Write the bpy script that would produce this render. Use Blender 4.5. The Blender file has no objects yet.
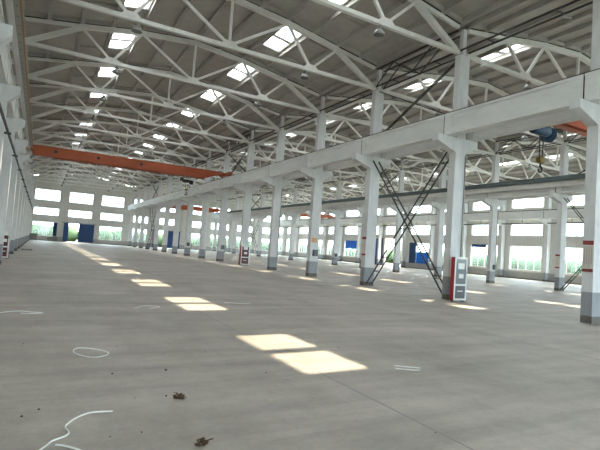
import bpy, bmesh, math, random
from mathutils import Vector, Matrix
random.seed(7)
S = bpy.context.scene
COL = S.collection

# ------------------------------------------------------------------ camera
cam_d = bpy.data.cameras.new('camera')
cam_d.sensor_width = 36.0
cam_d.lens = 464.55 * 36.0 / 600.0
cam_d.clip_end = 2000
cam = bpy.data.objects.new('camera', cam_d)
COL.objects.link(cam)
_r = Vector((0.86976696, -0.48860458, 0.06907241))
_u = Vector((-0.08578737, -0.01187492, 0.99624270))
_f = Vector((0.48594852, 0.87242452, 0.05224451))
cam.matrix_world = Matrix(((_r.x, _u.x, -_f.x, 0.0), (_r.y, _u.y, -_f.y, 0.0),
                           (_r.z, _u.z, -_f.z, 1.7331), (0, 0, 0, 1)))
S.camera = cam

# ------------------------------------------------------------------ world, sun, exposure
w = bpy.data.worlds.new('sky')
S.world = w
w.use_nodes = True
bg = w.node_tree.nodes['Background']
bg.inputs['Color'].default_value = (0.90, 0.955, 1.0, 1)
bg.inputs['Strength'].default_value = 3.0
sun_d = bpy.data.lights.new('sun', 'SUN')
sun_d.energy = 4.9
sun_d.color = (1.0, 0.86, 0.64)
sun_d.angle = math.radians(0.6)
sun = bpy.data.objects.new('sun', sun_d)
COL.objects.link(sun)
sun.rotation_euler = Vector((-6.80, -3.88, -13.4)).to_track_quat('-Z', 'Y').to_euler()
S.view_settings.view_transform = 'Standard'
S.view_settings.look = 'None'
S.view_settings.gamma = 1
S.view_settings.use_curve_mapping = False
S.view_settings.exposure = 2.28
try:
    S.cycles.use_denoising = True
    S.cycles.max_bounces = 10
    S.cycles.diffuse_bounces = 7
    S.cycles.transparent_max_bounces = 12
    S.cycles.sample_clamp_indirect = 6
except Exception:
    pass

# ------------------------------------------------------------------ materials
def srgb(r, g, b):
    f = lambda c: (c / 255 / 12.92) if c / 255 <= 0.04045 else ((c / 255 + 0.055) / 1.055) ** 2.4
    return (f(r), f(g), f(b), 1)

def mat(name, col, rough=0.6, metal=0.0, var=0.0, scale=3.0, stretch=(1, 1, 1)):
    m = bpy.data.materials.new(name)
    m.use_nodes = True
    nt = m.node_tree
    b = nt.nodes['Principled BSDF']
    b.inputs['Base Color'].default_value = col
    b.inputs['Roughness'].default_value = rough
    b.inputs['Metallic'].default_value = metal
    if var:
        g = nt.nodes.new('ShaderNodeNewGeometry')
        mp = nt.nodes.new('ShaderNodeMapping')
        mp.inputs['Scale'].default_value = stretch
        n = nt.nodes.new('ShaderNodeTexNoise')
        n.inputs['Scale'].default_value = scale
        n.inputs['Detail'].default_value = 5
        n.inputs['Roughness'].default_value = 0.65
        r = nt.nodes.new('ShaderNodeValToRGB')
        r.color_ramp.elements[0].position = 0.3
        r.color_ramp.elements[1].position = 0.7
        r.color_ramp.elements[0].color = tuple(c * (1 - var) for c in col[:3]) + (1,)
        r.color_ramp.elements[1].color = tuple(min(1, c * (1 + var * 0.5)) for c in col[:3]) + (1,)
        nt.links.new(g.outputs['Position'], mp.inputs['Vector'])
        nt.links.new(mp.outputs['Vector'], n.inputs['Vector'])
        nt.links.new(n.outputs['Fac'], r.inputs['Fac'])
        nt.links.new(r.outputs['Color'], b.inputs['Base Color'])
    return m

def dado_mat(name, top, dado, foot, h_dado=1.0, h_foot=0.22, var=0.10):
    """painted concrete: pale above, grey painted foot band, dark scuffed bottom (heights on the wall)"""
    m = bpy.data.materials.new(name)
    m.use_nodes = True
    nt = m.node_tree
    b = nt.nodes['Principled BSDF']
    b.inputs['Roughness'].default_value = 0.65
    g = nt.nodes.new('ShaderNodeNewGeometry')
    s = nt.nodes.new('ShaderNodeSeparateXYZ')
    nt.links.new(g.outputs['Position'], s.inputs[0])
    n = nt.nodes.new('ShaderNodeTexNoise')
    n.inputs['Scale'].default_value = 2.2
    n.inputs['Detail'].default_value = 6
    n.inputs['Roughness'].default_value = 0.7
    mp = nt.nodes.new('ShaderNodeMapping')
    mp.inputs['Scale'].default_value = (1.6, 1.6, 0.5)
    nt.links.new(g.outputs['Position'], mp.inputs['Vector'])
    nt.links.new(mp.outputs['Vector'], n.inputs['Vector'])
    def mathn(op, a, v):
        k = nt.nodes.new('ShaderNodeMath'); k.operation = op
        nt.links.new(a, k.inputs[0])
        if hasattr(v, 'links'): nt.links.new(v, k.inputs[1])
        else: k.inputs[1].default_value = v
        return k.outputs[0]
    wob = mathn('MULTIPLY', n.outputs['Fac'], 0.10)
    z2 = mathn('SUBTRACT', s.outputs['Z'], wob)
    is_d = mathn('LESS_THAN', s.outputs['Z'], h_dado)
    is_f = mathn('LESS_THAN', z2, h_foot - 0.05)
    def mix(fac, a, c):
        k = nt.nodes.new('ShaderNodeMix'); k.data_type = 'RGBA'
        nt.links.new(fac, k.inputs['Factor'])
        for sock, v in ((k.inputs['A'], a), (k.inputs['B'], c)):
            if hasattr(v, 'links'): nt.links.new(v, sock)
            else: sock.default_value = v
        return k.outputs['Result']
    c1 = mix(is_d, top, dado)
    c2 = mix(is_f, c1, foot)
    r = nt.nodes.new('ShaderNodeValToRGB')
    r.color_ramp.elements[0].position = 0.28
    r.color_ramp.elements[1].position = 0.62
    r.color_ramp.elements[0].color = (1 - var * 1.6,) * 3 + (1,)
    r.color_ramp.elements[1].color = (1, 1, 1, 1)
    nt.links.new(n.outputs['Fac'], r.inputs['Fac'])
    k = nt.nodes.new('ShaderNodeMix'); k.data_type = 'RGBA'; k.blend_type = 'MULTIPLY'
    k.inputs['Factor'].default_value = 1
    nt.links.new(c2, k.inputs['A']); nt.links.new(r.outputs['Color'], k.inputs['B'])
    nt.links.new(k.outputs['Result'], b.inputs['Base Color'])
    return m

def floor_mat():
    m = bpy.data.materials.new('worn_concrete_floor')
    m.use_nodes = True
    nt = m.node_tree; N = nt.nodes; L = nt.links
    b = N['Principled BSDF']
    b.inputs['Roughness'].default_value = 0.6
    g = N.new('ShaderNodeNewGeometry')
    s = N.new('ShaderNodeSeparateXYZ'); L.new(g.outputs['Position'], s.inputs[0])
    def noise(scale, stretch, rot, detail=6, rough=0.65):
        mp = N.new('ShaderNodeMapping'); mp.inputs['Scale'].default_value = stretch
        mp.inputs['Rotation'].default_value = (0, 0, rot)
        L.new(g.outputs['Position'], mp.inputs['Vector'])
        n = N.new('ShaderNodeTexNoise'); n.inputs['Scale'].default_value = scale
        n.inputs['Detail'].default_value = detail; n.inputs['Roughness'].default_value = rough
        L.new(mp.outputs['Vector'], n.inputs['Vector'])
        return n.outputs['Fac']
    def ramp(f, p0, c0, p1, c1):
        r = N.new('ShaderNodeValToRGB')
        r.color_ramp.elements[0].position = p0; r.color_ramp.elements[0].color = c0
        r.color_ramp.elements[1].position = p1; r.color_ramp.elements[1].color = c1
        L.new(f, r.inputs['Fac']); return r.outputs['Color']
    def mul(a, c):
        k = N.new('ShaderNodeMix'); k.data_type = 'RGBA'; k.blend_type = 'MULTIPLY'
        k.inputs['Factor'].default_value = 1
        L.new(a, k.inputs['A']); L.new(c, k.inputs['B']); return k.outputs['Result']
    base = ramp(noise(0.22, (1, 1, 1), 0.2, 8), 0.32, FLOOR_DARK, 0.68, FLOOR_LIGHT)
    streak = ramp(noise(0.9, (0.22, 1.5, 1), 0.35, 5), 0.33, (0.80, 0.80, 0.81, 1), 0.6, (1, 1, 1, 1))
    streak2 = ramp(noise(0.5, (1.6, 0.25, 1), -0.25, 5), 0.30, (0.84, 0.84, 0.83, 1), 0.55, (1, 1, 1, 1))
    grain = ramp(noise(14, (1, 1, 1), 0, 4, 0.8), 0.36, (0.90, 0.90, 0.90, 1), 0.62, (1.0, 1.0, 1.0, 1))
    brown = ramp(noise(0.31, (1.2, 0.7, 1), 1.1, 7, 0.7), 0.27, (0.86, 0.80, 0.74, 1), 0.42, (1, 1, 1, 1))
    blot = ramp(noise(0.75, (1, 1, 1), 0.6, 9, 0.78), 0.34, (0.80, 0.79, 0.77, 1), 0.60, (1, 1, 1, 1))
    track = ramp(noise(2.6, (0.10, 1.0, 1), 0.45, 4, 0.6), 0.30, (0.86, 0.86, 0.86, 1), 0.52, (1, 1, 1, 1))
    c = mul(mul(mul(mul(mul(mul(base, streak), streak2), grain), brown), blot), track)
    # sawn joints running along the hall every 6 m
    def mth(op, a, v):
        k = N.new('ShaderNodeMath'); k.operation = op
        L.new(a, k.inputs[0]); k.inputs[1].default_value = v; return k.outputs[0]
    a = mth('ADD', s.outputs['X'], 2.36 + 60)
    a = mth('MODULO', a, 6.0)
    a = mth('SUBTRACT', a, 0.0)
    j = mth('LESS_THAN', a, 0.022)
    k = N.new('ShaderNodeMix'); k.data_type = 'RGBA'
    L.new(j, k.inputs['Factor']); L.new(c, k.inputs['A']); k.inputs['B'].default_value = (0.20, 0.19, 0.18, 1)
    L.new(k.outputs['Result'], b.inputs['Base Color'])
    return m

def glass_mat(name, clear, tint, dust):
    m = bpy.data.materials.new(name)
    m.use_nodes = True
    nt = m.node_tree; N = nt.nodes; L = nt.links
    for n in list(N): N.remove(n)
    out = N.new('ShaderNodeOutputMaterial')
    tr = N.new('ShaderNodeBsdfTransparent'); tr.inputs['Color'].default_value = tint
    tl = N.new('ShaderNodeBsdfTranslucent'); tl.inputs['Color'].default_value = dust
    gl = N.new('ShaderNodeBsdfGlossy'); gl.inputs['Roughness'].default_value = 0.05
    m1 = N.new('ShaderNodeMixShader'); m1.inputs['Fac'].default_value = clear
    m2 = N.new('ShaderNodeMixShader'); m2.inputs['Fac'].default_value = 0.04
    L.new(tl.outputs[0], m1.inputs[1]); L.new(tr.outputs[0], m1.inputs[2])
    L.new(m1.outputs[0], m2.inputs[1]); L.new(gl.outputs[0], m2.inputs[2])
    L.new(m2.outputs[0], out.inputs['Surface'])
    return m

FLOOR_DARK = (0.385, 0.342, 0.298, 1)
FLOOR_LIGHT = (0.54, 0.475, 0.42, 1)
M = {}
M['floor'] = floor_mat()
M['column'] = dado_mat('painted_column_concrete', (0.70, 0.70, 0.705, 1), (0.30, 0.31, 0.33, 1), (0.13, 0.115, 0.10, 1))
M['wall'] = dado_mat('painted_wall', (0.63, 0.615, 0.58, 1), (0.36, 0.36, 0.35, 1), (0.2, 0.19, 0.17, 1), 0.9, 0.15)
M['girder'] = mat('girder_concrete', (0.70, 0.70, 0.69, 1), 0.65, 0, 0.12, 1.2, (1, 0.6, 2))
M['truss'] = mat('white_truss_concrete', (0.76, 0.75, 0.72, 1), 0.6, 0, 0.10, 2.0)
M['roof'] = mat('roof_slab_concrete', (0.43, 0.408, 0.375, 1), 0.8, 0, 0.14, 1.3)
M['joint'] = mat('dark_gap_shade', (0.035, 0.033, 0.03, 1), 0.9)  # black standing in for the shade inside open gaps
M['dark_steel'] = mat('dark_painted_steel', (0.055, 0.055, 0.055, 1), 0.55, 0.3)
M['teal_steel'] = mat('teal_grey_steel', (0.09, 0.12, 0.125, 1), 0.6, 0, 0.2, 3)
M['grey_steel'] = mat('grey_steel', (0.28, 0.28, 0.27, 1), 0.5, 0.4)
M['silver'] = mat('spun_aluminium', (0.40, 0.40, 0.40, 1), 0.35, 0.9)
M['lamp_glass'] = mat('lamp_front_glass', (0.20, 0.20, 0.20, 1), 0.15)
M['rail'] = mat('worn_rail_steel', (0.12, 0.11, 0.10, 1), 0.5, 0.5)
M['busbar'] = mat('orange_brown_conductor', (0.33, 0.17, 0.08, 1), 0.6)
M['channel'] = mat('dusty_channel_steel', (0.36, 0.36, 0.34, 1), 0.7)
M['crane'] = mat('crane_orange_paint', (0.38, 0.075, 0.022, 1), 0.5, 0, 0.12, 1.0)
M['black'] = mat('black_paint', (0.02, 0.02, 0.022, 1), 0.5)
M['hoist_blue'] = mat('hoist_blue_paint', (0.015, 0.06, 0.13, 1), 0.45)
M['hook_yellow'] = mat('hook_block_yellow', (0.22, 0.14, 0.02, 1), 0.5)
M['wire'] = mat('steel_rope', (0.10, 0.10, 0.10, 1), 0.5, 0.5)
M['frame'] = mat('white_window_frame', (0.70, 0.71, 0.71, 1), 0.5)
M['curb'] = mat('skylight_curb_white', (0.72, 0.72, 0.70, 1), 0.6)
M['glass'] = glass_mat('dusty_window_glass', 0.97, (0.80, 0.88, 0.90, 1), (0.5, 0.55, 0.55, 1))
M['skyglass'] = glass_mat('skylight_glass', 0.80, (0.88, 0.90, 0.90, 1), (0.85, 0.87, 0.88, 1))
M['blue_door'] = mat('blue_steel_door', (0.012, 0.055, 0.17, 1), 0.5, 0, 0.12, 2)
M['blue_sheet'] = mat('bright_blue_sheet', (0.02, 0.16, 0.50, 1), 0.6, 0, 0.15, 3)
_n = M['blue_sheet'].node_tree
_t = _n.nodes.new('ShaderNodeBsdfTranslucent'); _t.inputs['Color'].default_value = (0.05, 0.30, 0.75, 1)
_m = _n.nodes.new('ShaderNodeMixShader'); _m.inputs['Fac'].default_value = 0.18
_n.links.new(_n.nodes['Principled BSDF'].outputs[0], _m.inputs[1]); _n.links.new(_t.outputs[0], _m.inputs[2])
_n.links.new(_m.outputs[0], [q for q in _n.nodes if q.type == 'OUTPUT_MATERIAL'][0].inputs['Surface'])
M['red'] = mat('fire_red_paint', (0.36, 0.015, 0.02, 1), 0.4)
M['maroon'] = mat('maroon_panel', (0.10, 0.012, 0.018, 1), 0.3)
M['cab_white'] = mat('cabinet_white_trim', (0.74, 0.74, 0.74, 1), 0.4)
M['cab_glass'] = mat('cabinet_grey_window', (0.16, 0.17, 0.18, 1), 0.15)
M['cab_dark'] = mat('cabinet_dark_panel', (0.085, 0.085, 0.09, 1), 0.35)
M['paper'] = mat('white_paper', (0.8, 0.8, 0.78, 1), 0.7)
M['sign_panel'] = mat('sign_cream_panel', (0.68, 0.64, 0.58, 1), 0.5)
M['sign_red'] = mat('sign_red_band', (0.26, 0.05, 0.045, 1), 0.5)
M['ink'] = mat('faded_ink', (0.50, 0.42, 0.38, 1), 0.7)
M['box_grey'] = mat('switch_box_dark', (0.09, 0.095, 0.10, 1), 0.45)
M['field'] = mat('field_green', (0.05, 0.085, 0.025, 1), 0.9, 0, 0.25, 0.15)
M['hedge'] = mat('crop_green', (0.038, 0.072, 0.032, 1), 0.9, 0, 0.2, 0.3)
M['rope'] = mat('white_rope', (0.80, 0.80, 0.78, 1), 0.7)
M['litter'] = mat('dry_leaf_brown', (0.10, 0.05, 0.025, 1), 0.9, 0, 0.3, 30)
M['crate'] = mat('grey_crate', (0.17, 0.17, 0.165, 1), 0.7)
M['bounce_grey'] = mat('added_bounce_grey', (0.26, 0.255, 0.23, 1), 0.8)  # tone of the ground sheet added to tame green bounce light

# ------------------------------------------------------------------ mesh helpers
class MB:
    def __init__(s):
        s.v = []; s.f = []
    def add(s, vs, fs):
        o = len(s.v); s.v += [tuple(v) for v in vs]; s.f += [tuple(i + o for i in f) for f in fs]; return s
    def box(s, x0, x1, y0, y1, z0, z1):
        return s.add([(x0, y0, z0), (x1, y0, z0), (x1, y1, z0), (x0, y1, z0), (x0, y0, z1), (x1, y0, z1), (x1, y1, z1), (x0, y1, z1)],
                     [(3, 2, 1, 0), (4, 5, 6, 7), (0, 1, 5, 4), (1, 2, 6, 5), (2, 3, 7, 6), (3, 0, 4, 7)])
    def bar(s, a, b, w, h, up=(0, 1, 0)):
        """box beam from a to b: w across, h along 'up'"""
        a = Vector(a); b = Vector(b); d = (b - a).normalized(); u = Vector(up)
        if abs(d.dot(u)) > 0.98: u = Vector((1, 0, 0))
        x = d.cross(u).normalized(); u = x.cross(d).normalized()
        x *= w / 2; u *= h / 2
        vs = [a - x - u, a + x - u, a + x + u, a - x + u, b - x - u, b + x - u, b + x + u, b - x + u]
        return s.add(vs, [(3, 2, 1, 0), (4, 5, 6, 7), (0, 1, 5, 4), (1, 2, 6, 5), (2, 3, 7, 6), (3, 0, 4, 7)])
    def tube(s, pts, r, n=8, closed=False):
        pts = [Vector(p) for p in pts]; m = len(pts); o = len(s.v)
        for i, q in enumerate(pts):
            if closed: t = pts[(i + 1) % m] - pts[i - 1]
            else: t = pts[min(i + 1, m - 1)] - pts[max(i - 1, 0)]
            t.normalize()
            u = Vector((0, 0, 1)) if abs(t.z) < 0.9 else Vector((1, 0, 0))
            x = t.cross(u).normalized(); y = x.cross(t)
            for k in range(n):
                an = 2 * math.pi * k / n
                s.v.append(tuple(q + x * r * math.cos(an) + y * r * math.sin(an)))
        for i in range(m if closed else m - 1):
            j = (i + 1) % m
            for k in range(n):
                k2 = (k + 1) % n
                s.f.append((o + i * n + k, o + i * n + k2, o + j * n + k2, o + j * n + k))
        if not closed:
            s.f.append(tuple(o + k for k in reversed(range(n)))); s.f.append(tuple(o + (m - 1) * n + k for k in range(n)))
        return s
    def lathe(s, prof, n=16, c=(0, 0, 0), axis='z'):
        o = len(s.v)
        for r, h in prof:
            for k in range(n):
                an = 2 * math.pi * k / n
                p = (r * math.cos(an), r * math.sin(an), h)
                if axis == 'x': p = (h, p[0], p[1])
                if axis == 'y': p = (p[0], h, p[1])
                s.v.append((p[0] + c[0], p[1] + c[1], p[2] + c[2]))
        for i in range(len(prof) - 1):
            for k in range(n):
                k2 = (k + 1) % n
                s.f.append((o + i * n + k, o + i * n + k2, o + (i + 1) * n + k2, o + (i + 1) * n + k))
        s.f.append(tuple(o + k for k in reversed(range(n))))
        s.f.append(tuple(o + (len(prof) - 1) * n + k for k in range(n)))
        return s
    def prism(s, poly, y0, y1):
        """polygon in (x, z) extruded from y0 to y1"""
        n = len(poly)
        return s.add([(x, y0, z) for x, z in poly] + [(x, y1, z) for x, z in poly],
                     [tuple(range(n)), tuple(range(2 * n - 1, n - 1, -1))] + [(i + n, (i + 1) % n + n, (i + 1) % n, i) for i in range(n)])
    def mesh(s, name, m, smooth=False):
        me = bpy.data.meshes.new(name)
        me.from_pydata(s.v, [], s.f)
        bm = bmesh.new(); bm.from_mesh(me)
        bmesh.ops.recalc_face_normals(bm, faces=bm.faces[:])
        bm.to_mesh(me); bm.free()
        me.materials.append(m)
        if smooth:
            for q in me.polygons: q.use_smooth = True
        return me

def ob(name, data, parent=None, loc=(0, 0, 0), rot=(0, 0, 0)):
    o = bpy.data.objects.new(name, data)
    COL.objects.link(o)
    o.location = loc; o.rotation_euler = rot
    if parent is not None: o.parent = parent
    return o
def tag(o, label, cat, group=None, kind='thing'):
    o['label'] = label; o['category'] = cat; o['kind'] = kind
    if group: o['group'] = group
    return o
def struct(o, label=None):
    o['kind'] = 'structure'
    if label: o['label'] = label
    return o
def thing(name, loc, label, cat, group=None, parts=(), rot=(0, 0, 0)):
    """an Empty at the thing's base with its parts; a part is (name, mesh) or (name, mesh, [(subname, submesh)])"""
    t = ob(name, None, None, loc, rot)
    tag(t, label, cat, group)
    for q in parts:
        c = ob(q[0], q[1], t)
        if len(q) > 3: c['label'] = q[3]
        for sn, sm in (q[2] if len(q) > 2 else ()): ob(sn, sm, c)
    return t
ORD = ('first second third fourth fifth sixth seventh eighth ninth tenth eleventh twelfth thirteenth fourteenth '
       'fifteenth sixteenth seventeenth eighteenth nineteenth twentieth').split()

# ------------------------------------------------------------------ layout
XR = [-1.98, 15.95, 33.72, 50.75]          # column rows
NAVE = [7.02, 24.83, 42.4]
HALF = [8.95, 8.88, 8.85]
HALFL = [9.95, 8.88, 8.72]                # centre lines of the three halls
Y0 = 8.64
def CY(i): return Y0 + 6 * i
YF = 102.6                              # far wall, inner face
YN = -9.6                               # near wall, inner face
WL, WR = -2.75, 51.1                     # long walls, inner faces
NAVE_NAME = ['near nave', 'middle nave', 'far nave']
ROW_NAME = ['left wall row', 'nearer inner row', 'farther inner row', 'right wall row']

# ------------------------------------------------------------------ ground outside, floor
gm = MB(); gm.add([(-400, -300, -0.12), (500, -300, -0.12), (500, 700, -0.12), (-400, 700, -0.12)], [(0, 1, 2, 3)])
struct(ob('ground', gm.mesh('ground', M['field'])), 'green field around the hall')
fm = MB(); fm.box(-3.12, 51.5, YN - 0.4, YF + 0.4, -0.1, 0.0)
struct(ob('floor', fm.mesh('floor', M['floor'])), 'worn grey concrete floor of the hall')

ap = MB().add([(-30, -40, -0.06), (68, -40, -0.06), (68, YF + 9, -0.06), (-30, YF + 9, -0.06)], [(0, 1, 2, 3)])  # added sheet, keeps green light off the field out of the hall
struct(ob('ground_bounce_sheet', ap.mesh('ground_bounce_sheet', M['bounce_grey'])), 'added grey ground sheet around the hall, cuts green bounce light')

# ------------------------------------------------------------------ walls with openings
def wall_grid(a0, a1, z1, holes):
    """cells (a0,a1,z0,z1) of the wall left after cutting the rectangular holes"""
    A = sorted({a0, a1, *[h[0] for h in holes], *[h[1] for h in holes]})
    Z = sorted({0.0, z1, *[h[2] for h in holes], *[h[3] for h in holes]})
    out = []
    for i in range(len(A) - 1):
        run = None
        for j in range(len(Z) - 1):
            ca, cz = (A[i] + A[i + 1]) / 2, (Z[j] + Z[j + 1]) / 2
            solid = not any(h[0] < ca < h[1] and h[2] < cz < h[3] for h in holes)
            if solid:
                if run is None: run = [Z[j], Z[j + 1]]
                else: run[1] = Z[j + 1]
            if (not solid or j == len(Z) - 2) and run:
                out.append((A[i], A[i + 1], run[0], run[1])); run = None
    return out
ROWS = [(1.1, 4.0), (5.25, 6.7), (8.65, 10.1)]
ROWS_END = [(0.9, 3.65), (5.0, 6.38), (7.88, 9.93)]
TROOF = [(0.0, 13.5), (3.0, 13.2), (6.0, 12.68), (8.9, 12.22)]  # top chord's upper edge by distance from the nave centre
RT = 0.16
WN = [0]
win_mesh = {}
def window_parts(wd, z0, z1, axis):
    key = (round(wd, 2), z0, z1, axis)
    if key in win_mesh: return win_mesh[key]
    fr, gl = MB(), MB()
    def bx(mb, a0, a1, q0, q1, z0_, z1_):
        if axis == 'x': mb.box(a0, a1, q0, q1, z0_, z1_)
        else: mb.box(q0, q1, a0, a1, z0_, z1_)
    h = z1 - z0; t = 0.035
    n = 4 if h > 2 else 2
    bx(fr, -wd / 2, wd / 2, -t, t, 0, 0.06); bx(fr, -wd / 2, wd / 2, -t, t, h - 0.06, h)
    bx(fr, -wd / 2, -wd / 2 + 0.06, -t, t, 0.06, h - 0.06); bx(fr, wd / 2 - 0.06, wd / 2, -t, t, 0.06, h - 0.06)
    for k in range(1, n):
        a = -wd / 2 + wd * k / n
        bx(fr, a - 0.025, a + 0.025, -t, t, 0.06, h - 0.06)
    if h > 2: bx(fr, -wd / 2 + 0.06, wd / 2 - 0.06, -t, t, h * 0.62 - 0.025, h * 0.62 + 0.025)
    bx(gl, -wd / 2 + 0.05, wd / 2 - 0.05, -0.006, 0.006, 0.05, h - 0.05)
    win_mesh[key] = (fr.mesh('window_frame', M['frame']), gl.mesh('window_pane', M['glass']))
    return win_mesh[key]
def window(loc, wd, z0, z1, axis, where):
    WN[0] += 1
    t = struct(ob('window_%d' % WN[0], None, None, (loc[0], loc[1], z0)), where)
    f, g = window_parts(wd, z0, z1, axis)
    ob('window_frame', f, t); ob('window_pane', g, t)

# far wall
far_holes = []; far_win = []
ZN = ['lower', 'middle', 'upper']
for n, cx in enumerate(NAVE):
    for k in (-1, 0, 1):
        c = cx - 0.28 + 5.95 * k
        for r, (z0, z1) in enumerate(ROWS_END):
            if r == 0 and k == 0 and n in (0, 1): continue
            far_holes.append((c - 2.15, c + 2.15, z0, z1)); far_win.append((c, z0, z1, n, k, r))
far_holes.append((4.55, 8.95, 0.0, 3.7)); far_holes.append((22.25, 26.7, 0.0, 3.7))
fw = MB()
for a0, a1, z0, z1 in wall_grid(-3.12, 51.5, 11.9, far_holes): fw.box(a0, a1, YF, YF + 0.37, z0, z1)
gable = [(-3.12, 11.9)]
for cx in NAVE:
    gable += [(cx - d, z + RT) for d, z in reversed(TROOF)] + [(cx + d, z + RT) for d, z in TROOF[1:]]
gable += [(51.5, 11.9)]
for (xa, za), (xb, zb) in zip(gable[:-1], gable[1:]):
    if xb - xa > 0.01: fw.prism([(xa, 11.9), (xb, 11.9), (xb, zb), (xa, za)], YF, YF + 0.37)
for cx in NAVE:                                     # wind posts between the windows
    for d in (-3, 3): fw.box(cx - 0.28 + d - 0.34, cx - 0.28 + d + 0.34, YF - 0.32, YF, 0, 11.9)
struct(ob('wall_far', fw.mesh('wall_far', M['wall'])), 'cream end wall with three rows of windows')
for c, z0, z1, n, k, r in far_win:
    window((c, YF + 0.24, 0), 4.3, z0, z1, 'x', '%s window of the far end wall' % ZN[r])
# right wall
rh = []; rw = []
for i in range(-3, 16):
    c = CY(i) + 3
    for r, (z0, z1) in enumerate(ROWS):
        if i == 8 and r == 0: rh.append((c - 2.1, c + 2.1, 0.0, 4.6)); continue
        rh.append((c - 2.1, c + 2.1, z0, z1)); rw.append((c, z0, z1, r))
wm = MB()
for a0, a1, z0, z1 in wall_grid(YN - 0.37, YF, 12.43, rh): wm.box(WR, WR + 0.37, a0, a1, z0, z1)
struct(ob('wall_right', wm.mesh('wall_right', M['wall'])), 'cream long wall with three rows of windows')
for c, z0, z1, r in rw: window((WR + 0.24, c, 0), 4.2, z0, z1, 'y', '%s window of the right long wall' % ZN[r])
# left wall
lh = []
for i in range(-3, 16):
    for r, (z0, z1) in enumerate(ROWS):
        if r < 0: lh.append((CY(i) + 0.9, CY(i) + 5.1, z0, z1))
wm = MB()
for a0, a1, z0, z1 in wall_grid(YN - 0.37, YF, 12.43, lh): wm.box(WL - 0.37, WL, a0, a1, z0, z1)
struct(ob('wall_left', wm.mesh('wall_left', M['wall'])), 'cream long wall behind the left columns')
for a0, a1, z0, z1 in lh: window((WL - 0.24, (a0 + a1) / 2, 0), a1 - a0, z0, z1, 'y', 'window of the left long wall')
# near wall (behind the photographer)
nh = []
for cx in NAVE:
    for k in (-1, 0, 1):
        for z0, z1 in ROWS_END: nh.append((cx + 6 * k - 2.15, cx + 6 * k + 2.15, z0, z1))
wm = MB()
for a0, a1, z0, z1 in wall_grid(-3.12, 51.5, 13.9, nh): wm.box(a0, a1, YN - 0.37, YN, z0, z1)
struct(ob('wall_near', wm.mesh('wall_near', M['wall'])), 'end wall behind the photographer')
for a0, a1, z0, z1 in nh: window(((a0 + a1) / 2, YN - 0.24, 0), 4.3, z0, z1, 'x', 'window of the near end wall')

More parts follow.
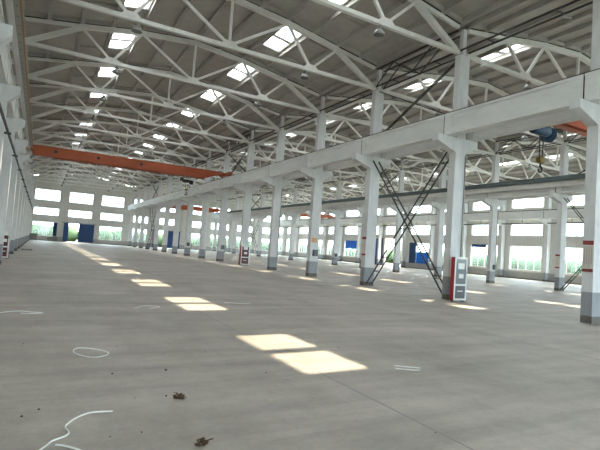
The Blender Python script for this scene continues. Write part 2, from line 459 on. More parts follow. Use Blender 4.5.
# ------------------------------------------------------------------ roof slabs (ceiling) and skylights
def zr(d):
    d = abs(d)
    for (d0, z0), (d1, z1) in zip(TROOF[:-1], TROOF[1:]):
        if d <= d1: return z0 + (z1 - z0) * (d - d0) / (d1 - d0)
    return TROOF[-1][1]
YS, YE = YN, YF
RIB = 0.22
SKY0, SKY1 = 0.88, 3.62     # skylight span beyond each truss
for n, cx in enumerate(NAVE):
    mb = MB()
    def slab(d0, d1, y0, y1, lo, hi):
        """roof piece from d0 to d1 (signed distance from the centre), from lo to hi above the chord line"""
        x0, x1 = cx + d0, cx + d1; z0, z1 = zr(d0), zr(d1)
        vs = [(x0, y0, z0 + lo), (x1, y0, z1 + lo), (x1, y1, z1 + lo), (x0, y1, z0 + lo),
              (x0, y0, z0 + hi), (x1, y0, z1 + hi), (x1, y1, z1 + hi), (x0, y1, z0 + hi)]
        mb.add(vs, [(3, 2, 1, 0), (4, 5, 6, 7), (0, 1, 5, 4), (1, 2, 6, 5), (2, 3, 7, 6), (3, 0, 4, 7)])
    for sgn in (-1, 1):
        edges = [0, 1.5, 3.0, 3.04, 4.26, 4.5, 6.0, 7.5, 8.7, HALF[n]] if sgn > 0 else [0, 1.5, 3.0, 3.20, 4.42, 4.5, 6.0, 7.5, 8.7, HALFL[n]]
        for a, b in zip(edges[:-1], edges[1:]):
            d0, d1 = (a, b) if sgn > 0 else (-b, -a)
            if a in (3.04, 3.20):
                y = YS
                for i in range(-3, 15):
                    if (n, sgn, i) == (1, -1, 0): continue
                    s0, s1 = CY(i) + SKY0, CY(i) + SKY1
                    if s0 > y: slab(d0, d1, y, s0, RIB, RIB + 0.07)
                    y = s1
                slab(d0, d1, y, YE, RIB, RIB + 0.07)
            else:
                slab(d0, d1, YS, YE, RIB, RIB + 0.07)
    for d in [-8.64, -7.5, -6, -4.5, -3, -1.5, 0, 1.5, 3, 4.5, 6, 7.5, 8.64]:      # long edge ribs of the slabs
        slab(d - 0.10, d - 0.012, YS, YE, 0.0, RIB) if abs(d) < 8 else slab(d - 0.06, d + 0.06, YS, YE, 0.0, RIB)
        if abs(d) < 8: slab(d + 0.012, d + 0.10, YS, YE, 0.0, RIB)
    for i in range(-3, 17):                                                          # cross ribs
        for m in range(-6, 6):
            a, b = m * 1.5 + 0.10, m * 1.5 + 1.40
            if m == -6: a = -8.6
            if m == 5: b = 8.6
            for yy in (0.16, 0.80, 3.70, 5.84):
                if abs(m + 0.5) != 3.5 and 0.5 < yy < 5: continue
                y = CY(i) + yy
                if YS < y < YE - 0.2: slab(a, b, y - 0.05, y + 0.05, 0.11 if 1 < yy < 5 else 0.02, RIB)
    c = struct(ob('ceiling', mb.mesh('ceiling', M['roof'])), 'grey ribbed concrete roof slabs over the ' + NAVE_NAME[n])
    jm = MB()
    for i in range(-2, 16):                                                          # dark strips imitating the shade in deep slab gaps over the trusses
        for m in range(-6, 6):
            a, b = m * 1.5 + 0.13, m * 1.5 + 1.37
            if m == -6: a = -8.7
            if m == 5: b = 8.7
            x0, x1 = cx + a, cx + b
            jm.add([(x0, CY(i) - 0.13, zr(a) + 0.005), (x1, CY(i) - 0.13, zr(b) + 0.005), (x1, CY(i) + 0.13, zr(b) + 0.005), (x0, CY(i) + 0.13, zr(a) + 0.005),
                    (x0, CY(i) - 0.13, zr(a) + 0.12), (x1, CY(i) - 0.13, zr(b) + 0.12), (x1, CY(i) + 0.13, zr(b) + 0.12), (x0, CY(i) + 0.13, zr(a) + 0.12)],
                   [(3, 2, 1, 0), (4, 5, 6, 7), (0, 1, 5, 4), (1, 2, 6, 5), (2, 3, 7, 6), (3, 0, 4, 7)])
    j = ob('joint_shade_strip', jm.mesh('joint_shade_strip', M['joint']), c)
    j['label'] = 'black strips for the shade in the slab joints above the trusses'
# skylights
sk = {}
for sgn in (-1, 1):
    d0, d1 = (3.04, 4.26) if sgn > 0 else (-4.42, -3.20)
    cb, gl = MB(), MB()
    H = 0.10
    xs = (d0, d1)
    def q(mb, a, b, y0, y1, lo, hi):
        z0, z1 = zr(a) + RIB, zr(b) + RIB
        mb.add([(a, y0, z0 + lo), (b, y0, z1 + lo), (b, y1, z1 + lo), (a, y1, z0 + lo), (a, y0, z0 + hi), (b, y0, z1 + hi), (b, y1, z1 + hi), (a, y1, z0 + hi)],
               [(3, 2, 1, 0), (4, 5, 6, 7), (0, 1, 5, 4), (1, 2, 6, 5), (2, 3, 7, 6), (3, 0, 4, 7)])
    L = SKY1 - SKY0
    q(cb, d0 - 0.07, d0, -0.07, L + 0.07, -0.02, H); q(cb, d1, d1 + 0.07, -0.07, L + 0.07, -0.02, H)
    q(cb, d0, d1, -0.07, 0, -0.02, H); q(cb, d0, d1, L, L + 0.07, -0.02, H)
    q(cb, d0, d1, L / 2 - 0.15, L / 2 + 0.15, 0.0, H)
    q(gl, d0 - 0.02, d1 + 0.02, 0, L, H + 0.001, H + 0.012)
    sk[sgn] = (cb.mesh('window_frame', M['curb']), gl.mesh('window_pane', M['skyglass']))
for n, cx in enumerate(NAVE):
    for i in range(-3, 15):
        for sgn in (-1, 1):
            if (n, sgn, i) == (1, -1, 0): continue
            WN[0] += 1
            t = struct(ob('window_%d' % WN[0], None, None, (cx, CY(i) + SKY0, 0)), 'two-pane skylight in the roof of the ' + NAVE_NAME[n])
            ob('window_frame', sk[sgn][0], t); ob('window_pane', sk[sgn][1], t)

# ------------------------------------------------------------------ columns
CT = 7.14
def corbel(x0, x1, z0=6.84, zj=6.48):
    return MB().prism([(x0, zj), (x1, z0), (x1, CT), (x0, CT)], -0.18, 0.18).mesh('corbel', M['column'])
lower = MB().box(-0.33, 0.33, -0.18, 0.18, 0, CT).mesh('lower_shaft', M['column'])
lower_wall = MB().box(-0.50, 0.49, -0.18, 0.18, 0, CT).mesh('lower_shaft', M['column'])
upper = MB().box(-0.29, 0.29, -0.165, 0.165, CT, 10.92).mesh('upper_shaft', M['column'])
upper_wall = MB().box(-0.60, -0.06, -0.165, 0.165, CT, 10.92).box(-0.06, 0.38, -0.165, 0.165, 10.5, 10.92).mesh('upper_shaft', M['column'])
cbl = corbel(-0.33, -1.40); cbr = corbel(0.33, 1.05); cbw = corbel(0.49, 0.88)
post = MB().box(-0.11, 0.11, -0.1, 0.1, 10.92, 12.14).mesh('roof_post', M['column'])
pipe = MB().tube([(0.28, -0.22, 0.9), (0.28, -0.22, 6.4)], 0.03, 6).mesh('conduit', M['grey_steel'])
SPECIAL = {(1, 0): ', sign on its face', (1, 1): ', tall red cabinet beside', (1, 2): ', brace at its foot', (1, 5): ', red cabinet beside',
           (2, 2): ', brace at its foot'}
for r, x in enumerate(XR):
    for i in range(-1 if r == 1 else 1 if r in (2, 3) else 0, 16):
        n = i if r in (0, 1) else i - 1
        if r == 1 and i == -1: lab = 'white column of the nearer inner row, next to the camera and outside the picture'
        else: lab = 'white column of the %s, %s from the camera%s' % (ROW_NAME[r], ORD[n], SPECIAL.get((r, i), ''))
        parts = [('lower_shaft', lower), ('upper_shaft', upper), ('roof_post', post)] if r else [('lower_shaft', lower_wall), ('upper_shaft', upper_wall), ('corbel', cbw)]
        if r > 0: parts.append(('corbel', cbl))
        if r in (1, 2): parts.append(('corbel', cbr))
        if (r, i) in ((1, 1), (1, 4), (2, 3)): parts.append(('conduit', pipe))
        thing('crane_column', (x, CY(i), 0), lab, 'column', 'concrete columns of the ' + ROW_NAME[r], parts)

# ------------------------------------------------------------------ crane girders and rails
beam = MB().box(-0.20, 0.20, 0.03, 5.97, 7.15, 7.98).mesh('beam', M['girder'])
flange = MB().box(-0.25, 0.25, 0.03, 5.97, 7.98, 8.08).mesh('top_flange', M['girder'])
gap_dark = MB().box(-0.21, 0.21, -0.028, 0.028, 7.16, 8.05).mesh('gap_shade_box', M['joint'])  # dark box put in so the open girder gap reads as shaded
endb = [MB().box(-0.23, 0.23, a, a + 0.42, 7.145, 7.98).mesh('end_block', M['girder']) for a in (0.03, 5.55)]
GLINE = [(-1.74, 0, 'left wall row', 'inner face'), (XR[1] - 0.70, 1, 'nearer inner row', 'near nave side'), (XR[1] + 0.70, 1, 'nearer inner row', 'middle nave side'),
         (XR[2] - 0.72, 2, 'farther inner row', 'middle nave side'), (XR[2] + 0.70, 2, 'farther inner row', 'far nave side'), (XR[3] - 0.72, 3, 'right wall row', 'inner face')]
for gx, r, rn, side in GLINE:
    i0 = {0: 0, 1: -1, 2: 1, 3: 1}[r]
    for i in range(i0, 16):
        if i == 15: continue
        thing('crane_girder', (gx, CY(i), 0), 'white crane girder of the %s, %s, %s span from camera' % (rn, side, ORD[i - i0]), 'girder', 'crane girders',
              [('beam', beam), ('gap_shade_box', gap_dark), ('top_flange', flange), ('end_block', endb[0]), ('end_block', endb[1])])
    y0, y1 = CY(i0) + 0.05, CY(15) - 0.05
    rm = MB().box(-0.06, 0.06, y0, y1, 8.08, 8.10).box(-0.016, 0.016, y0, y1, 8.10, 8.17).box(-0.035, 0.035, y0, y1, 8.17, 8.21)
    tag(ob('crane_rail', rm.mesh('crane_rail', M['rail']), None, (gx, 0, 0)), 'dark steel crane rail along the girders of the %s, %s' % (rn, side), 'rail', 'crane rails')

# conductor gear: left wall (perforated channel and orange-brown bar), farther inner row (teal channel), right wall pipe
def line_thing(name, label, cat, parts):
    thing(name, (0, 0, 0), label, cat, None, parts)
hm = MB()
for y in [9 + 0.75 * q for q in range(44)]:
    hm.lathe([(0.035, 8.225), (0.035, 8.232)], 8, (-1.15, y, 0))
line_thing('conductor_rail', 'dusty perforated channel with orange-brown conductor bar along the left girders', 'rail', [
    ('support_channel', MB().box(-1.24, -1.06, CY(0), 42.3, 8.232, 8.26).mesh('support_channel', M['channel'])),
    ('edge_beam', MB().box(-1.42, -1.24, CY(0), 42.3, 8.20, 8.34).mesh('edge_beam', M['girder']), [], 'white edge strip'),
    ('bolt_hole', hm.mesh('bolt_hole', M['box_grey'])),
    ('conductor_bar', MB().box(-1.06, -1.015, CY(0), 42.3, 8.21, 8.30).mesh('conductor_bar', M['busbar']), [], 'orange-brown bar')] + [
    ('bracket', MB().box(-1.52, -1.43, CY(i) + 0.3, CY(i) + 0.36, 8.085, 8.30).mesh('bracket', M['girder'])) for i in range(0, 6)])
x2 = XR[2] - 0.80
line_thing('conductor_rail', 'teal grey steel channel along the top of the farther inner row girders', 'rail', [
    ('cover_channel', MB().box(x2 - 0.42, x2 - 0.36, CY(1), CY(15), 7.99, 8.36).box(x2 - 0.36, x2 - 0.0, CY(1), CY(15), 8.085, 8.12).mesh('cover_channel', M['teal_steel'])),
    ('support_strip', MB().box(x2 - 0.34, x2 - 0.28, CY(1), CY(15), 7.58, 7.99).mesh('support_strip', M['wall']), [], 'beige strip below the channel')])
x3 = XR[3] - 0.72
pm = MB().tube([(x3 + 0.3, CY(1), 6.66), (x3 + 0.3, CY(15), 6.66)], 0.06, 8)
hang = [('hanger', MB().box(x3 + 0.28, x3 + 0.32, CY(i) + 3.0, CY(i) + 3.04, 6.7, 7.16).mesh('hanger', M['dark_steel'])) for i in range(1, 15)]
line_thing('cable_pipe', 'thin dark pipe hung under the girders of the right wall row', 'pipe', [('pipe_run', pm.mesh('pipe_run', M['dark_steel']))] + hang)
pm = MB().tube([(XR[0] + 0.60, CY(1), 5.42), (XR[0] + 0.60, CY(15), 5.42)], 0.05, 8)
hang = [('bracket', MB().box(XR[0] + 0.49, XR[0] + 0.72, CY(i) - 0.05, CY(i) + 0.05, 5.30, 5.37).mesh('bracket', M['dark_steel'])) for i in range(1, 15)]
line_thing('cable_pipe', 'thin dark cable pipe bracketed to the left wall columns', 'pipe', [('pipe_run', pm.mesh('pipe_run', M['dark_steel']))] + hang)

# ------------------------------------------------------------------ roof trusses
TB = 11.03
def tz(d): return zr(d) - 0.13
bottom = MB().bar((-8.68, 0, TB), (8.68, 0, TB), 0.17, 0.17, (0, 0, 1))
tc = MB()
tn = [(-6.05, tz(6.05)), (-3, tz(3)), (0, tz(0)), (3, tz(3)), (6.05, tz(6.05))]
for (a, za), (b, zb) in zip(tn[:-1], tn[1:]): tc.bar((a, 0, za), (b, 0, zb), 0.20, 0.24, (0, 0, 1))
ec, ex = [], []
for s in (-1, 1):
    ec.append(MB().bar((s * 5.95, 0, tz(6.0) - 0.02), (s * 8.5, 0, TB + 0.02), 0.20, 0.24, (0, 0, 1)))
    ex.append(MB().bar((s * 5.98, 0, tz(6.0) + 0.03), (s * 8.58, 0, tz(8.58) + 0.04), 0.14, 0.16, (0, 0, 1)))
webs = []
for a, b in [((0, TB), (0, tz(0))), ((0, TB), (3, tz(3))), ((0, TB), (-3, tz(3))), ((4.45, TB), (3, tz(3))), ((-4.45, TB), (-3, tz(3))), ((4.45, TB), (6, tz(6))), ((-4.45, TB), (-6, tz(6)))]:
    webs.append(MB().bar((a[0], 0, a[1] + 0.05), (b[0], 0, b[1] - 0.05), 0.12, 0.12, (0, 1, 0)))
gus = [MB().prism([(c - 0.42, TB + 0.06), (c + 0.42, TB + 0.06), (c + 0.22, TB + 0.26), (c - 0.22, TB + 0.26)], -0.09, 0.09) for c in (-4.45, 0, 4.45)]
tw = M['truss']
tparts = [('bottom_chord', bottom.mesh('bottom_chord', tw)), ('top_chord', tc.mesh('top_chord', tw))]
tparts += [('end_chord', m.mesh('end_chord', tw)) for m in ec] + [('eave_strut', m.mesh('eave_strut', tw)) for m in ex]
tparts += [('web_member', m.mesh('web_member', tw)) for m in webs] + [('gusset', m.mesh('gusset', tw)) for m in gus]
for n, cx in enumerate(NAVE):
    for i in range(1, 16):
        thing('roof_truss', (cx, CY(i), 0), 'white arched roof truss across the %s, %s from the camera' % (NAVE_NAME[n], ORD[i - 1]), 'truss', 'roof trusses of the ' + NAVE_NAME[n], tparts)

# ------------------------------------------------------------------ pendant lamps
stem = MB().tube([(0, 0, -0.10), (0, 0, 0.0)], 0.018, 6).mesh('stem', M['grey_steel'])
gear = MB().lathe([(0.05, -0.20), (0.09, -0.19), (0.09, -0.07), (0.05, -0.05)], 12).mesh('gear_housing', M['grey_steel'], True)
shade = MB().lathe([(0.09, -0.19), (0.15, -0.24), (0.215, -0.33), (0.235, -0.42), (0.225, -0.42), (0.20, -0.33), (0.13, -0.24), (0.07, -0.20)], 16).mesh('lamp_shade', M['silver'], True)
lens = MB().lathe([(0.222, -0.412), (0.20, -0.43), (0.12, -0.45), (0.02, -0.455)], 16).mesh('lens', M['lamp_glass'], True)
for n, cx in enumerate(NAVE):
    for i in range(1, 16):
        for s in (-1, 1):
            thing('pendant_lamp', (cx + 4.15 * s, CY(i) - 0.0, TB - 0.085), 'silver bell lamp under the %s truss of the %s, %s side' % (ORD[i - 1], NAVE_NAME[n], 'right' if s > 0 else 'left'),
                  'lamp', 'pendant lamps of the ' + NAVE_NAME[n], [('stem', stem), ('gear_housing', gear), ('lamp_shade', shade), ('lens', lens)])

# ------------------------------------------------------------------ steel bracing between the columns
ds = M['dark_steel']
def cross(y0, y1, z0, z1, hw, t, rung, clipw=0.25):
    """two crossing ladder-like diagonals in the plane x=0; returns meshes"""
    out = []
    for a, b in (((y0, z0), (y1, z1)), ((y0, z1), (y1, z0))):
        mb = MB()
        for sx in (-1, 1): mb.bar((sx * hw, a[0], a[1]), (sx * hw, b[0], b[1]), t, t, (1, 0, 0))
        L = math.hypot(b[0] - a[0], b[1] - a[1]); k = int(L / rung)
        for q_ in range(1, k):
            f = q_ / k
            y = a[0] + (b[0] - a[0]) * f; z = a[1] + (b[1] - a[1]) * f
            mb.bar((-hw, y, z), (hw, y, z), t * 0.95, t * 0.95, (0, 0, 1))
        out.append(mb)
    return out
low = [m.mesh('diagonal', ds) for m in cross(0.20, 5.80, 0.10, 6.90, 0.19, 0.055, 0.95)]
upb = [m.mesh('diagonal', ds) for m in cross(0.18, 5.82, 8.15, 10.85, 0.05, 0.045, 9)]
gp = [MB().box(-0.22, -0.19, 2.92, 3.08, 3.4, 3.6).mesh('gusset_plate', ds), MB().box(0.19, 0.22, 2.92, 3.08, 3.4, 3.6).mesh('gusset_plate', ds)]
BR = {1: [(1, 'first and third'), (11, '')], 2: [(1, ''), (11, '')]}
BAYN = {1: 'second bay', 5: 'sixth bay', 11: 'twelfth bay'}
for r in (1, 2):
    for i in (1, 11):
        thing('cross_brace', (XR[r], CY(i), 0), 'dark steel ladder-like cross brace below the girders of the %s, %s' % (ROW_NAME[r], BAYN[i]), 'brace', None,
              [('diagonal', low[0]), ('diagonal', low[1]), ('gusset_plate', gp[0]), ('gusset_plate', gp[1])])
    for i in (1, 5, 11):
        thing('upper_brace', (XR[r], CY(i), 0), 'thin dark crossed brace above the girders of the %s, %s' % (ROW_NAME[r], BAYN[i]), 'brace', None,
              [('diagonal', upb[0]), ('diagonal', upb[1])])
# longitudinal ties at the truss ends, with a lattice panel in the braced bays
def tie(lattice):
    parts = []
    for sx in (-0.26, 0.26):
        parts.append(('tie_bar', MB().bar((sx, 0.1, 11.1), (sx, 5.9, 11.1), 0.05, 0.07, (0, 0, 1)).mesh('tie_bar', ds)))
        if lattice:
            parts.append(('tie_bar', MB().bar((sx, 0.1, 12.1), (sx, 5.9, 12.1), 0.05, 0.07, (0, 0, 1)).mesh('tie_bar', ds)))
    if lattice:
        ys = [0.1, 1.5, 3.0, 4.5, 5.9]
        for k_ in range(4):
            z = (11.1, 12.1) if k_ % 2 == 0 else (12.1, 11.1)
            for sx in (-0.26, 0.26): parts.append(('lacing_bar', MB().bar((sx, ys[k_], z[0]), (sx, ys[k_ + 1], z[1]), 0.045, 0.045, (1, 0, 0)).mesh('lacing_bar', ds)))
    for q_ in (1.5, 4.5): parts.append(('spacer', MB().bar((-0.26, q_, 11.1), (0.26, q_, 11.1), 0.04, 0.04, (0, 0, 1)).mesh('spacer', ds)))
    return parts
tie_p, tie_l = tie(False), tie(True)
for r in (1, 2):
    i0 = 0 if r == 1 else 1
    for i in range(i0, 15):
        lat = i in ((1, 5, 11) if r == 1 else (1, 2, 5, 8, 11))
        thing('eave_tie', (XR[r], CY(i), 0), 'dark %s roof tie over the %s, %s bay from the camera' % ('latticed' if lat else 'double', ROW_NAME[r], ORD[i - i0]), 'tie', 'roof ties',
              tie_l if lat else tie_p)

# ------------------------------------------------------------------ bridge cranes
def bridge_crane(n, y, label, up=0.0):
    x0, x1 = (-1.74 if n == 0 else XR[n] + 0.70), XR[n + 1] - 0.70
    cx = (x0 + x1) / 2; h = (x1 - x0) / 2 - 0.02
    g = MB().prism([(-h - 0.05, 8.24 + up / 2), (-h + 0.45, 8.24 + up / 2), (-h + 0.8, 7.68 + up), (h - 2.2, 7.68 + up), (h - 0.75, 8.24 + up / 2), (h + 0.05, 8.24 + up / 2), (h + 0.05, 8.40 + up), (h - 1.4, 8.50 + up), (-h + 1.4, 8.50 + up), (-h - 0.05, 8.40 + up)], -0.28, 0.28)
    rail = MB().box(-h + 2.1, h - 2.3, -0.16, 0.16, 7.60 + up, 7.63 + up).box(-h + 2.1, h - 2.1, -0.02, 0.02, 7.63 + up, 7.69 + up)
    tr = []
    for s in (-1, 1):
        e = MB().box(s * h - 0.16, s * h + 0.16, -1.35, 1.35, 8.30, 8.58).mesh('end_truck', M['crane'])
        wh = [MB().lathe([(0.15, -0.07), (0.15, 0.07)], 14, (s * h, yy, 8.365), 'x').mesh('wheel', M['black']) for yy in (-1.0, 1.0)]
        tr.append(('end_truck', e, [('wheel', wq) for wq in wh]))
    stiff = [('stiffener', MB().box(d - 0.1, d + 0.1, -0.31, -0.28, 8.12, 8.36).mesh('stiffener', M['black'])) for d in (-h + 2.3, -h + 5.5, -h + 9.0)] if n == 0 else []
    posts = [('rail_post', MB().box(d - 0.02, d + 0.02, 0.2, 0.24, 8.48, 8.90).mesh('rail_post', M['black'])) for d in (-h + 3.4, h - 6.0, h - 5.0, h - 4.0, h - 3.0)] if n == 0 else []
    return thing('bridge_crane', (cx, y, 0), label, 'crane', None, [('main_girder', g.mesh('main_girder', M['crane'])), ('runway_rail', rail.mesh('runway_rail', M['crane']))] + tr + stiff + posts)
bridge_crane(0, 42.8, 'orange single-girder bridge crane across the near nave, black hoist below it', 0.12)
bridge_crane(1, 12.1, 'orange bridge crane of the middle nave behind the nearest column, blue hoist below', 0.25)
bridge_crane(1, 92.0, 'orange bridge crane seen between columns deep in the middle nave', 0.4)
bridge_crane(2, 77.0, 'orange bridge crane seen under the girders of the far nave', 0.4)

def hoist(x, y, label, body_m, drop, scale=1.0, lift=0.0):
    s = scale
    drum = MB().lathe([(0.10 * s, -0.62 * s), (0.22 * s, -0.60 * s), (0.24 * s, -0.55 * s), (0.24 * s, 0.35 * s), (0.20 * s, 0.42 * s)], 16, (0, 0, 7.22), 'x')
    motor = MB().lathe([(0.12 * s, 0.36 * s), (0.28 * s, 0.40 * s), (0.30 * s, 0.75 * s), (0.22 * s, 0.88 * s), (0.10 * s, 0.92 * s)], 16, (0.05, 0.12, 7.15), 'x')
    fins = MB()
    for k_ in range(6): fins.lathe([(0.32 * s, 0.42 * s + 0.055 * k_), (0.32 * s, 0.44 * s + 0.055 * k_)], 16, (0.05, 0.12, 7.15), 'x')
    trol = MB().box(-0.55 * s, 0.45 * s, -0.24, 0.24, 7.50, 7.56).box(-0.45 * s, -0.30 * s, -0.20, 0.20, 7.54, 7.74).box(0.22 * s, 0.37 * s, -0.20, 0.20, 7.54, 7.74)
    wheels = [('wheel', MB().lathe([(0.07, yy - 0.03), (0.07, yy + 0.03)], 12, (xx, 0, 7.70), 'y').mesh('wheel', M['black'])) for xx in (-0.37, 0.30) for yy in (-0.12, 0.12)]
    box = MB().box(-0.95 * s, -0.62 * s, -0.2, 0.2, 7.18, 7.48)
    zt = drop
    ropes = MB()
    for dx, dy in ((-0.16, -0.05), (-0.06, 0.06), (0.10, -0.06), (0.20, 0.05)): ropes.tube([(dx, dy, 7.0), (dx * 0.7, dy * 0.6, zt + 0.62)], 0.014, 6)
    blk = MB().lathe([(0.08, -0.10), (0.14 * s, -0.09), (0.16 * s, 0), (0.14 * s, 0.09), (0.08, 0.10)], 16, (-0.05, 0, zt + 0.52), 'y').lathe([(0.07, -0.09), (0.12 * s, -0.08), (0.135 * s, 0), (0.12 * s, 0.08), (0.07, 0.09)], 16, (0.10, 0, zt + 0.50), 'y')
    hk = []
    for k_ in range(15):
        an = math.radians(100 - k_ * 20)
        hk.append((0.115 * math.cos(an), 0, zt + 0.12 + 0.115 * math.sin(an)))
    hook = MB().tube([(0, 0, zt + 0.40), (0, 0, zt + 0.28)] + hk, 0.04, 8)
    thing('electric_hoist', (x, y, lift), label, 'hoist', None, [
        ('drum', drum.mesh('drum', body_m, True)), ('motor', motor.mesh('motor', body_m, True), [('cooling_fin', fins.mesh('cooling_fin', body_m))]),
        ('trolley', trol.mesh('trolley', M['grey_steel']), wheels), ('control_box', box.mesh('control_box', body_m)),
        ('wire_rope', ropes.mesh('wire_rope', M['wire'])), ('hook_block', blk.mesh('hook_block', M['hook_yellow'], True), [('hook', hook.mesh('hook', M['black'], True))])])
hoist(18.1, 12.1, 'blue electric wire-rope hoist with yellow hook block under the nearest orange crane', M['hoist_blue'], 5.42, 1.0, 0.25)
hoist(11.5, 42.8, 'black electric hoist hanging from the orange crane of the near nave', M['black'], 5.9, 0.62, 0.12)

# ------------------------------------------------------------------ doors, blue sheets
dn = [0]
def door(loc, label, wd, h, axis, leaves, glassless=True):
    dn[0] += 1
    t = struct(ob('door_%d' % dn[0], None, None, loc), label)
    for a0, a1 in leaves:
        mb = MB()
        n = max(1, int((a1 - a0) / 0.45))
        bx = (lambda p0, p1, q0, q1, z0, z1: mb.box(p0, p1, q0, q1, z0, z1)) if axis == 'x' else (lambda p0, p1, q0, q1, z0, z1: mb.box(q0, q1, p0, p1, z0, z1))
        bx(a0, a1, -0.03, 0.03, 0.03, h)
        for k_ in range(n + 1):
            p = a0 + (a1 - a0) * k_ / n
            bx(max(a0, p - 0.03), min(a1, p + 0.03), -0.05, 0.05, 0.03, h)
        ob('door_leaf', mb.mesh('door_leaf', M['blue_door']), t)
    lo = min(a for a, b in leaves) - 0.4; hi = max(b for a, b in leaves) + 0.4
    mb = MB()
    if axis == 'x': mb.box(lo, hi, -0.06, 0.06, h + 0.02, h + 0.14)
    else: mb.box(-0.06, 0.06, lo, hi, h + 0.02, h + 0.14)
    ob('door_track', mb.mesh('door_track', M['grey_steel']), t)
door((0, YF - 0.42, 0), 'blue sliding door standing half open in the far end wall of the near nave', 4.3, 3.75, 'x', [(4.0, 4.88), (6.69, 9.5)])
door((0, YF - 0.42, 0), 'blue sliding door standing open in the end wall of the middle nave', 4.3, 3.72, 'x', [(24.3, 26.9), (21.2, 22.1)])
door((WR - 0.12, 0, 0), 'blue sliding door standing open in the right long wall', 4.2, 4.5, 'y', [(62.2, 64.9)])
def sheet(x, y0, y1, z0, z1, m, label, axis='y', corr=0.05):
    mb = MB(); n = 24
    vs = []
    for k_ in range(n + 1):
        a = y0 + (y1 - y0) * k_ / n; o = corr * math.sin(k_ * 1.9)
        for off in (0, 0.012):
            for z in (z0, z1): vs.append((x + o + off, a, z) if axis == 'y' else (a, x + o + off, z))
    fs = []
    for k_ in range(n):
        b_ = 4 * k_
        fs += [(b_, b_ + 4, b_ + 5, b_ + 1), (b_ + 3, b_ + 7, b_ + 6, b_ + 2), (b_ + 1, b_ + 5, b_ + 7, b_ + 3), (b_ + 2, b_ + 6, b_ + 4, b_)]
    fs += [(0, 1, 3, 2), (4 * n + 2, 4 * n + 3, 4 * n + 1, 4 * n)]
    mb.add(vs, fs)
    tag(ob('blue_sheet', mb.mesh('blue_sheet', m)), label, 'sheet')
sheet(WR - 0.07, 51.1, 54.1, 0.85, 2.58, M['blue_sheet'], 'bright blue plastic sheet over the lower half of a right wall window')
sheet(WR - 0.07, 54.12, 55.7, 0.85, 4.0, M['blue_door'], 'dark blue sheet covering one side of the same right wall window')
sheet(WR - 0.07, 69.5, 73.3, 2.54, 4.05, M['blue_sheet'], 'blue sheet hung over the top of a farther right wall window')
sheet(WR - 0.07, 41.2, 43.6, 3.65, 4.05, M['blue_door'], 'short rolled dark blue blind at the top of a right wall window')
sheet(YF + 0.10, 2.2, 2.88, 0.92, 3.64, M['blue_door'], 'narrow dark blue curtain beside the lower left end wall window', 'x')

# ------------------------------------------------------------------ fire cabinets
def cabinet(loc, label, w=0.86, d=0.30, h=1.82, panel=None):
    hw = w / 2
    body = MB().box(-hw, hw, 0.02, d, 0.06, h)
    trim = MB()
    for a0, a1, z0, z1 in ((-hw, -hw + 0.07, 0.05, h), (hw - 0.07, hw, 0.05, h), (-hw + 0.07, hw - 0.07, h - 0.07, h), (-hw + 0.07, hw - 0.07, 0.05, 0.13), (-hw + 0.07, hw - 0.07, 0.66, 0.74)):
        trim.box(a0, a1, 0, 0.02, z0, z1)
    top = MB().box(-hw - 0.005, hw + 0.005, -0.005, d + 0.005, h, h + 0.02)
    upd = MB().box(-hw + 0.07, hw - 0.07, 0.006, 0.019, 0.74, h - 0.07)
    lod = MB().box(-hw + 0.07, hw - 0.07, 0.006, 0.019, 0.13, 0.66)
    notes = [('notice', MB().box(a0, a1, 0.0, 0.005, z0, z1).mesh('notice', M['paper'])) for a0, a1, z0, z1 in ((-0.18, 0.20, 1.36, 1.62), (-0.12, 0.16, 0.98, 1.16))]
    plate = [('name_plate', MB().box(-0.16, 0.14, 0.0, 0.005, 0.42, 0.46).mesh('name_plate', M['paper']))]
    hnd = ('handle', MB().box(0.26, 0.29, -0.03, 0.006, 1.18, 1.32).mesh('handle', M['grey_steel']))
    feet = [('foot', MB().box(a - 0.04, a + 0.04, 0.05, 0.13, 0, 0.06).mesh('foot', M['black'])) for a in (-hw + 0.08, hw - 0.08)] + [('foot', MB().box(a - 0.04, a + 0.04, d - 0.1, d - 0.02, 0, 0.06).mesh('foot', M['black'])) for a in (-hw + 0.08, hw - 0.08)]
    thing('fire_cabinet', loc, label, 'cabinet', None, [('body', body.mesh('body', M['red'])), ('front_frame', trim.mesh('front_frame', M['cab_white']), [], 'white front frame'),
          ('top', top.mesh('top', M['cab_white'])), ('upper_door', upd.mesh('upper_door', panel or M['cab_glass']), notes + [hnd]), ('lower_door', lod.mesh('lower_door', panel or M['cab_dark']), plate)] + feet)
cabinet((15.66, 13.85, 0), 'tall red fire cabinet with white frame beside the second inner column', 0.74, 0.22, 1.86)
cabinet((15.92, CY(5) - 0.55, 0), 'red fire cabinet with white frame beside the sixth inner column', 0.8, 0.3, 1.7, M['maroon'])
cabinet((-1.78, CY(4) - 0.55, 0), 'red fire cabinet against a left wall column', 0.56, 0.3, 1.62, M['maroon'])

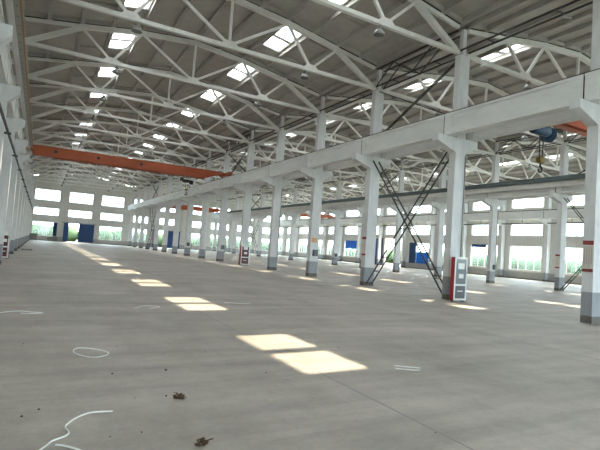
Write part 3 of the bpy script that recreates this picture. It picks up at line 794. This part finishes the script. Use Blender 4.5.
# ------------------------------------------------------------------ notice boards on the columns
def board(loc, label, h=1.02, wd=0.34, m=None):
    """hangs on the face of a column that looks at the near nave"""
    t = 0.012
    pan = MB().box(-t, 0, -wd / 2, wd / 2, 0.10, h - 0.14)
    band = MB().box(-t - 0.004, 0, -wd / 2, wd / 2, h - 0.14, h).mesh('title_band', M['sign_red'])
    foot = MB().box(-t - 0.004, 0, -wd / 2, wd / 2, 0.0, 0.10).mesh('bottom_band', M['sign_red'])
    lines = []
    for k_ in range(4):
        yy = wd / 2 - 0.06 - 0.072 * k_
        lines.append(('text_column', MB().box(-t - 0.003, -t, yy - 0.018, yy + 0.012, 0.16 + 0.09 * (k_ % 2), h - 0.2).mesh('text_column', M['ink'])))
    thing('notice_board', loc, label, 'sign', None, [('panel', pan.mesh('panel', m or M['sign_panel']), lines), ('title_band', band), ('bottom_band', foot)])
board((XR[1] - 0.332, CY(0), 1.65), 'red-banded notice board on the nearest inner column')
board((XR[1] - 0.332, CY(2), 1.65), 'red-banded notice board on the third inner column, by the brace foot')
board((XR[2] - 0.332, CY(2), 1.66), 'red-banded notice board on the first column of the farther inner row')
ora = MB().box(-0.2, 0.2, -0.012, 0, 0, 0.32)
tag(ob('small_placard', ora.mesh('small_placard', mat('faded_orange', (0.62, 0.36, 0.20, 1), 0.6)), None, (XR[1] - 0.05, CY(3) - 0.181, 2.25)), 'faded orange placard on the fourth inner column', 'sign')

# switch boxes on the columns
sb = MB().box(-0.17, 0.17, -0.14, 0, 0, 0.42).mesh('box_body', M['box_grey']); sdoor = MB().box(-0.15, 0.15, -0.155, -0.14, 0.02, 0.40).mesh('box_door', M['box_grey'])
for r, i, dx, z, lab in ((1, 3, 0.05, 1.36, 'dark switch box low on the fourth inner column'), (1, 6, 0.12, 1.2, 'dark switch box on the seventh inner column'),
                         (2, 3, 0.16, 1.15, 'small dark switch box on the second column of the farther row'), (2, 7, 0.0, 1.1, 'dark switch box on the sixth column of the farther row'),
                         (1, 8, 0.0, 1.2, 'dark switch box on the ninth inner column')):
    thing('switch_box', (XR[r] + dx, CY(i) - 0.18, z), lab, 'box', None, [('box_body', sb), ('box_door', sdoor)])

# ------------------------------------------------------------------ things lying on the floor
def smooth(pts, n=8, closed=False):
    P = [Vector((a, b, c)) for a, b, c in pts]; out = []; m = len(P)
    for i in range(m if closed else m - 1):
        g = lambda k_: P[k_ % m] if closed else P[max(0, min(m - 1, k_))]
        a, b, c, d = g(i - 1), g(i), g(i + 1), g(i + 2)
        for k_ in range(n):
            t = k_ / n
            out.append(0.5 * ((2 * b) + (c - a) * t + (2 * a - 5 * b + 4 * c - d) * t * t + (3 * b - a - 3 * c + d) * t ** 3))
    if not closed: out.append(P[-1])
    return out
def rope(pts, r, label, closed=False, name='white_rope'):
    pts = [(x, y, r + 0.001) for x, y in pts]
    tag(ob(name, MB().tube(smooth(pts, 8, closed), r, 8, closed).mesh(name, M['rope'], True)), label, 'rope')
rope([(0.58, 7.61), (0.63, 7.80), (0.74, 7.81), (0.91, 7.67), (1.04, 7.45), (0.98, 7.27), (0.80, 7.19), (0.63, 7.41)], 0.008, 'white rope closed into a small oval ring on the floor', True)
rope([(0.78, 4.94), (0.62, 4.97), (0.53, 4.94), (0.43, 4.84), (0.35, 4.68), (0.37, 4.54), (0.34, 4.46), (0.24, 4.39), (0.19, 4.30), (0.14, 4.22), (0.05, 4.1)], 0.008, 'white rope end snaking toward the camera on bare concrete')
rope([(0.26, 4.30), (0.33, 4.25), (0.43, 4.13), (0.47, 4.04)], 0.008, 'short piece of white rope beside the snaking rope end')
rope([(-0.6, 11.35), (-0.45, 11.5), (-0.2, 11.6), (0.0, 11.45), (0.2, 11.34), (0.0, 11.24), (-0.2, 11.3)], 0.008, 'flattened coil of white rope near the left wall columns')
rope([(2.22, 12.09), (2.36, 12.3), (2.53, 12.44), (2.75, 12.40), (2.87, 12.26), (2.7, 12.1), (2.55, 11.91)], 0.006, 'thin pale rope loop left of the nearer sun patches')
rope([(4.91, 13.09), (5.2, 13.05), (5.4, 12.93), (5.66, 12.89)], 0.007, 'pale rope scrap right of the sun patches')
rope([(4.94, 5.55), (5.08, 5.45), (5.26, 5.35)], 0.007, 'thin white strip lying near the nearest sun patch, front one')
rope([(5.06, 5.70), (5.2, 5.6), (5.38, 5.47)], 0.007, 'thin white strip lying near the nearest sun patch, back one')
# a clump of dry leaves and small crumbs
for px, py, sz, nl, lab in ((1.51, 5.16, 0.034, 26, 'small heap of dry brown leaves on the open floor, the farther one'), (1.37, 3.93, 0.026, 20, 'small heap of dry brown leaves close to the camera')):
    lm = MB()
    for k_ in range(nl):
        x = random.gauss(px, sz); y = random.gauss(py, sz); z = 0.004 + random.random() * 0.045
        a = random.random() * 6.28; l = 0.015 + random.random() * 0.02; t = random.uniform(-0.5, 0.5)
        c, s_ = math.cos(a), math.sin(a)
        lm.bar((x - l * c, y - l * s_, max(0.004, z - l * t)), (x + l * c, y + l * s_, max(0.004, z + l * t)), 0.022, 0.004, (0, 0, 1))
    tag(ob('leaf_litter', lm.mesh('leaf_litter', M['litter'])), lab, 'leaves', None, 'stuff')
crumbs = MB()
for k_ in range(150):
    x = random.uniform(-1.0, 14); y = random.uniform(3.0, 22)
    r = random.uniform(0.004, 0.012)
    crumbs.lathe([(r * 0.6, 0.001), (r, r * 0.5), (r * 0.5, r)], 5, (x, y, 0))
for x, y, r in ((0.14, 5.21, 0.014), (0.0, 5.06, 0.014), (1.38, 5.26, 0.014), (1.62, 6.3, 0.02), (0.95, 6.3, 0.016)):
    crumbs.lathe([(r * 0.6, 0.001), (r, r * 0.5), (r * 0.5, r)], 6, (x, y, 0))
tag(ob('floor_debris', crumbs.mesh('floor_debris', M['litter'])), 'small dark crumbs scattered over the concrete floor', 'debris', None, 'stuff')
# crate by the far left corner, low pallet on the floor
cr = MB().box(-0.7, 0.7, -0.6, 0.6, 0.12, 1.3); ft = [MB().box(a - 0.1, a + 0.1, -0.6, 0.6, 0, 0.12).mesh('skid', M['crate']) for a in (-0.55, 0, 0.55)]
thing('equipment_crate', (-1.1, 97.5, 0), 'dark grey crate on skids in the far left corner', 'crate', None, [('crate_body', cr.mesh('crate_body', M['crate']))] + [('skid', f_) for f_ in ft])
cr = MB().box(-0.9, 0.9, -0.4, 0.4, 0.1, 0.85); 
thing('work_bench', (2.2, YF - 0.9, 0), 'low grey bench under the left end wall window', 'bench', None, [('bench_top', MB().box(-0.9, 0.9, -0.35, 0.35, 0.78, 0.86).mesh('bench_top', M['crate'])),
      ('bench_panel', MB().box(-0.85, 0.85, -0.3, 0.3, 0.0, 0.78).mesh('bench_panel', M['crate']))])
mt = MB()
for k_ in range(6): mt.box(-1.3, -0.45, 47.0 + 0.4 * k_, 47.28 + 0.4 * k_, 0.03, 0.06)
mt.box(-1.25, -1.15, 47.0, 49.28, 0, 0.03).box(-0.6, -0.5, 47.0, 49.28, 0, 0.03)
tag(ob('slat_pallet', mt.mesh('slat_pallet', M['crate'])), 'thin dark slatted pallet lying flat on the floor by the left columns', 'pallet')

# ------------------------------------------------------------------ greenery outside the windows
def crop_belt(name, pts, label):
    mb = MB(); rnd = random.Random(3)
    (xa, ya), (xb, yb) = pts
    L = math.hypot(xb - xa, yb - ya); n = int(L / 1.2)
    for k_ in range(n):
        f = (k_ + rnd.random()) / n
        x = xa + (xb - xa) * f + rnd.uniform(-1.5, 1.5); y = ya + (yb - ya) * f + rnd.uniform(-1.5, 1.5)
        r = rnd.uniform(1.6, 2.4); h = rnd.uniform(2.9, 3.5)
        mb.lathe([(r * 0.5, -0.12), (r, h * 0.3), (r * 0.95, h * 0.6), (r * 0.55, h * 0.9), (r * 0.15, h)], 8, (x, y, 0))
    tag(ob(name, mb.mesh(name, M['hedge'], True)), label, 'plants', None, 'stuff')
crop_belt('field_vegetation', ((80, -20), (80, 108)), 'pale green crop belt outside the right long wall')
crop_belt('field_vegetation', ((-30, 118), (110, 118)), 'pale green crop belt outside the far end wall')
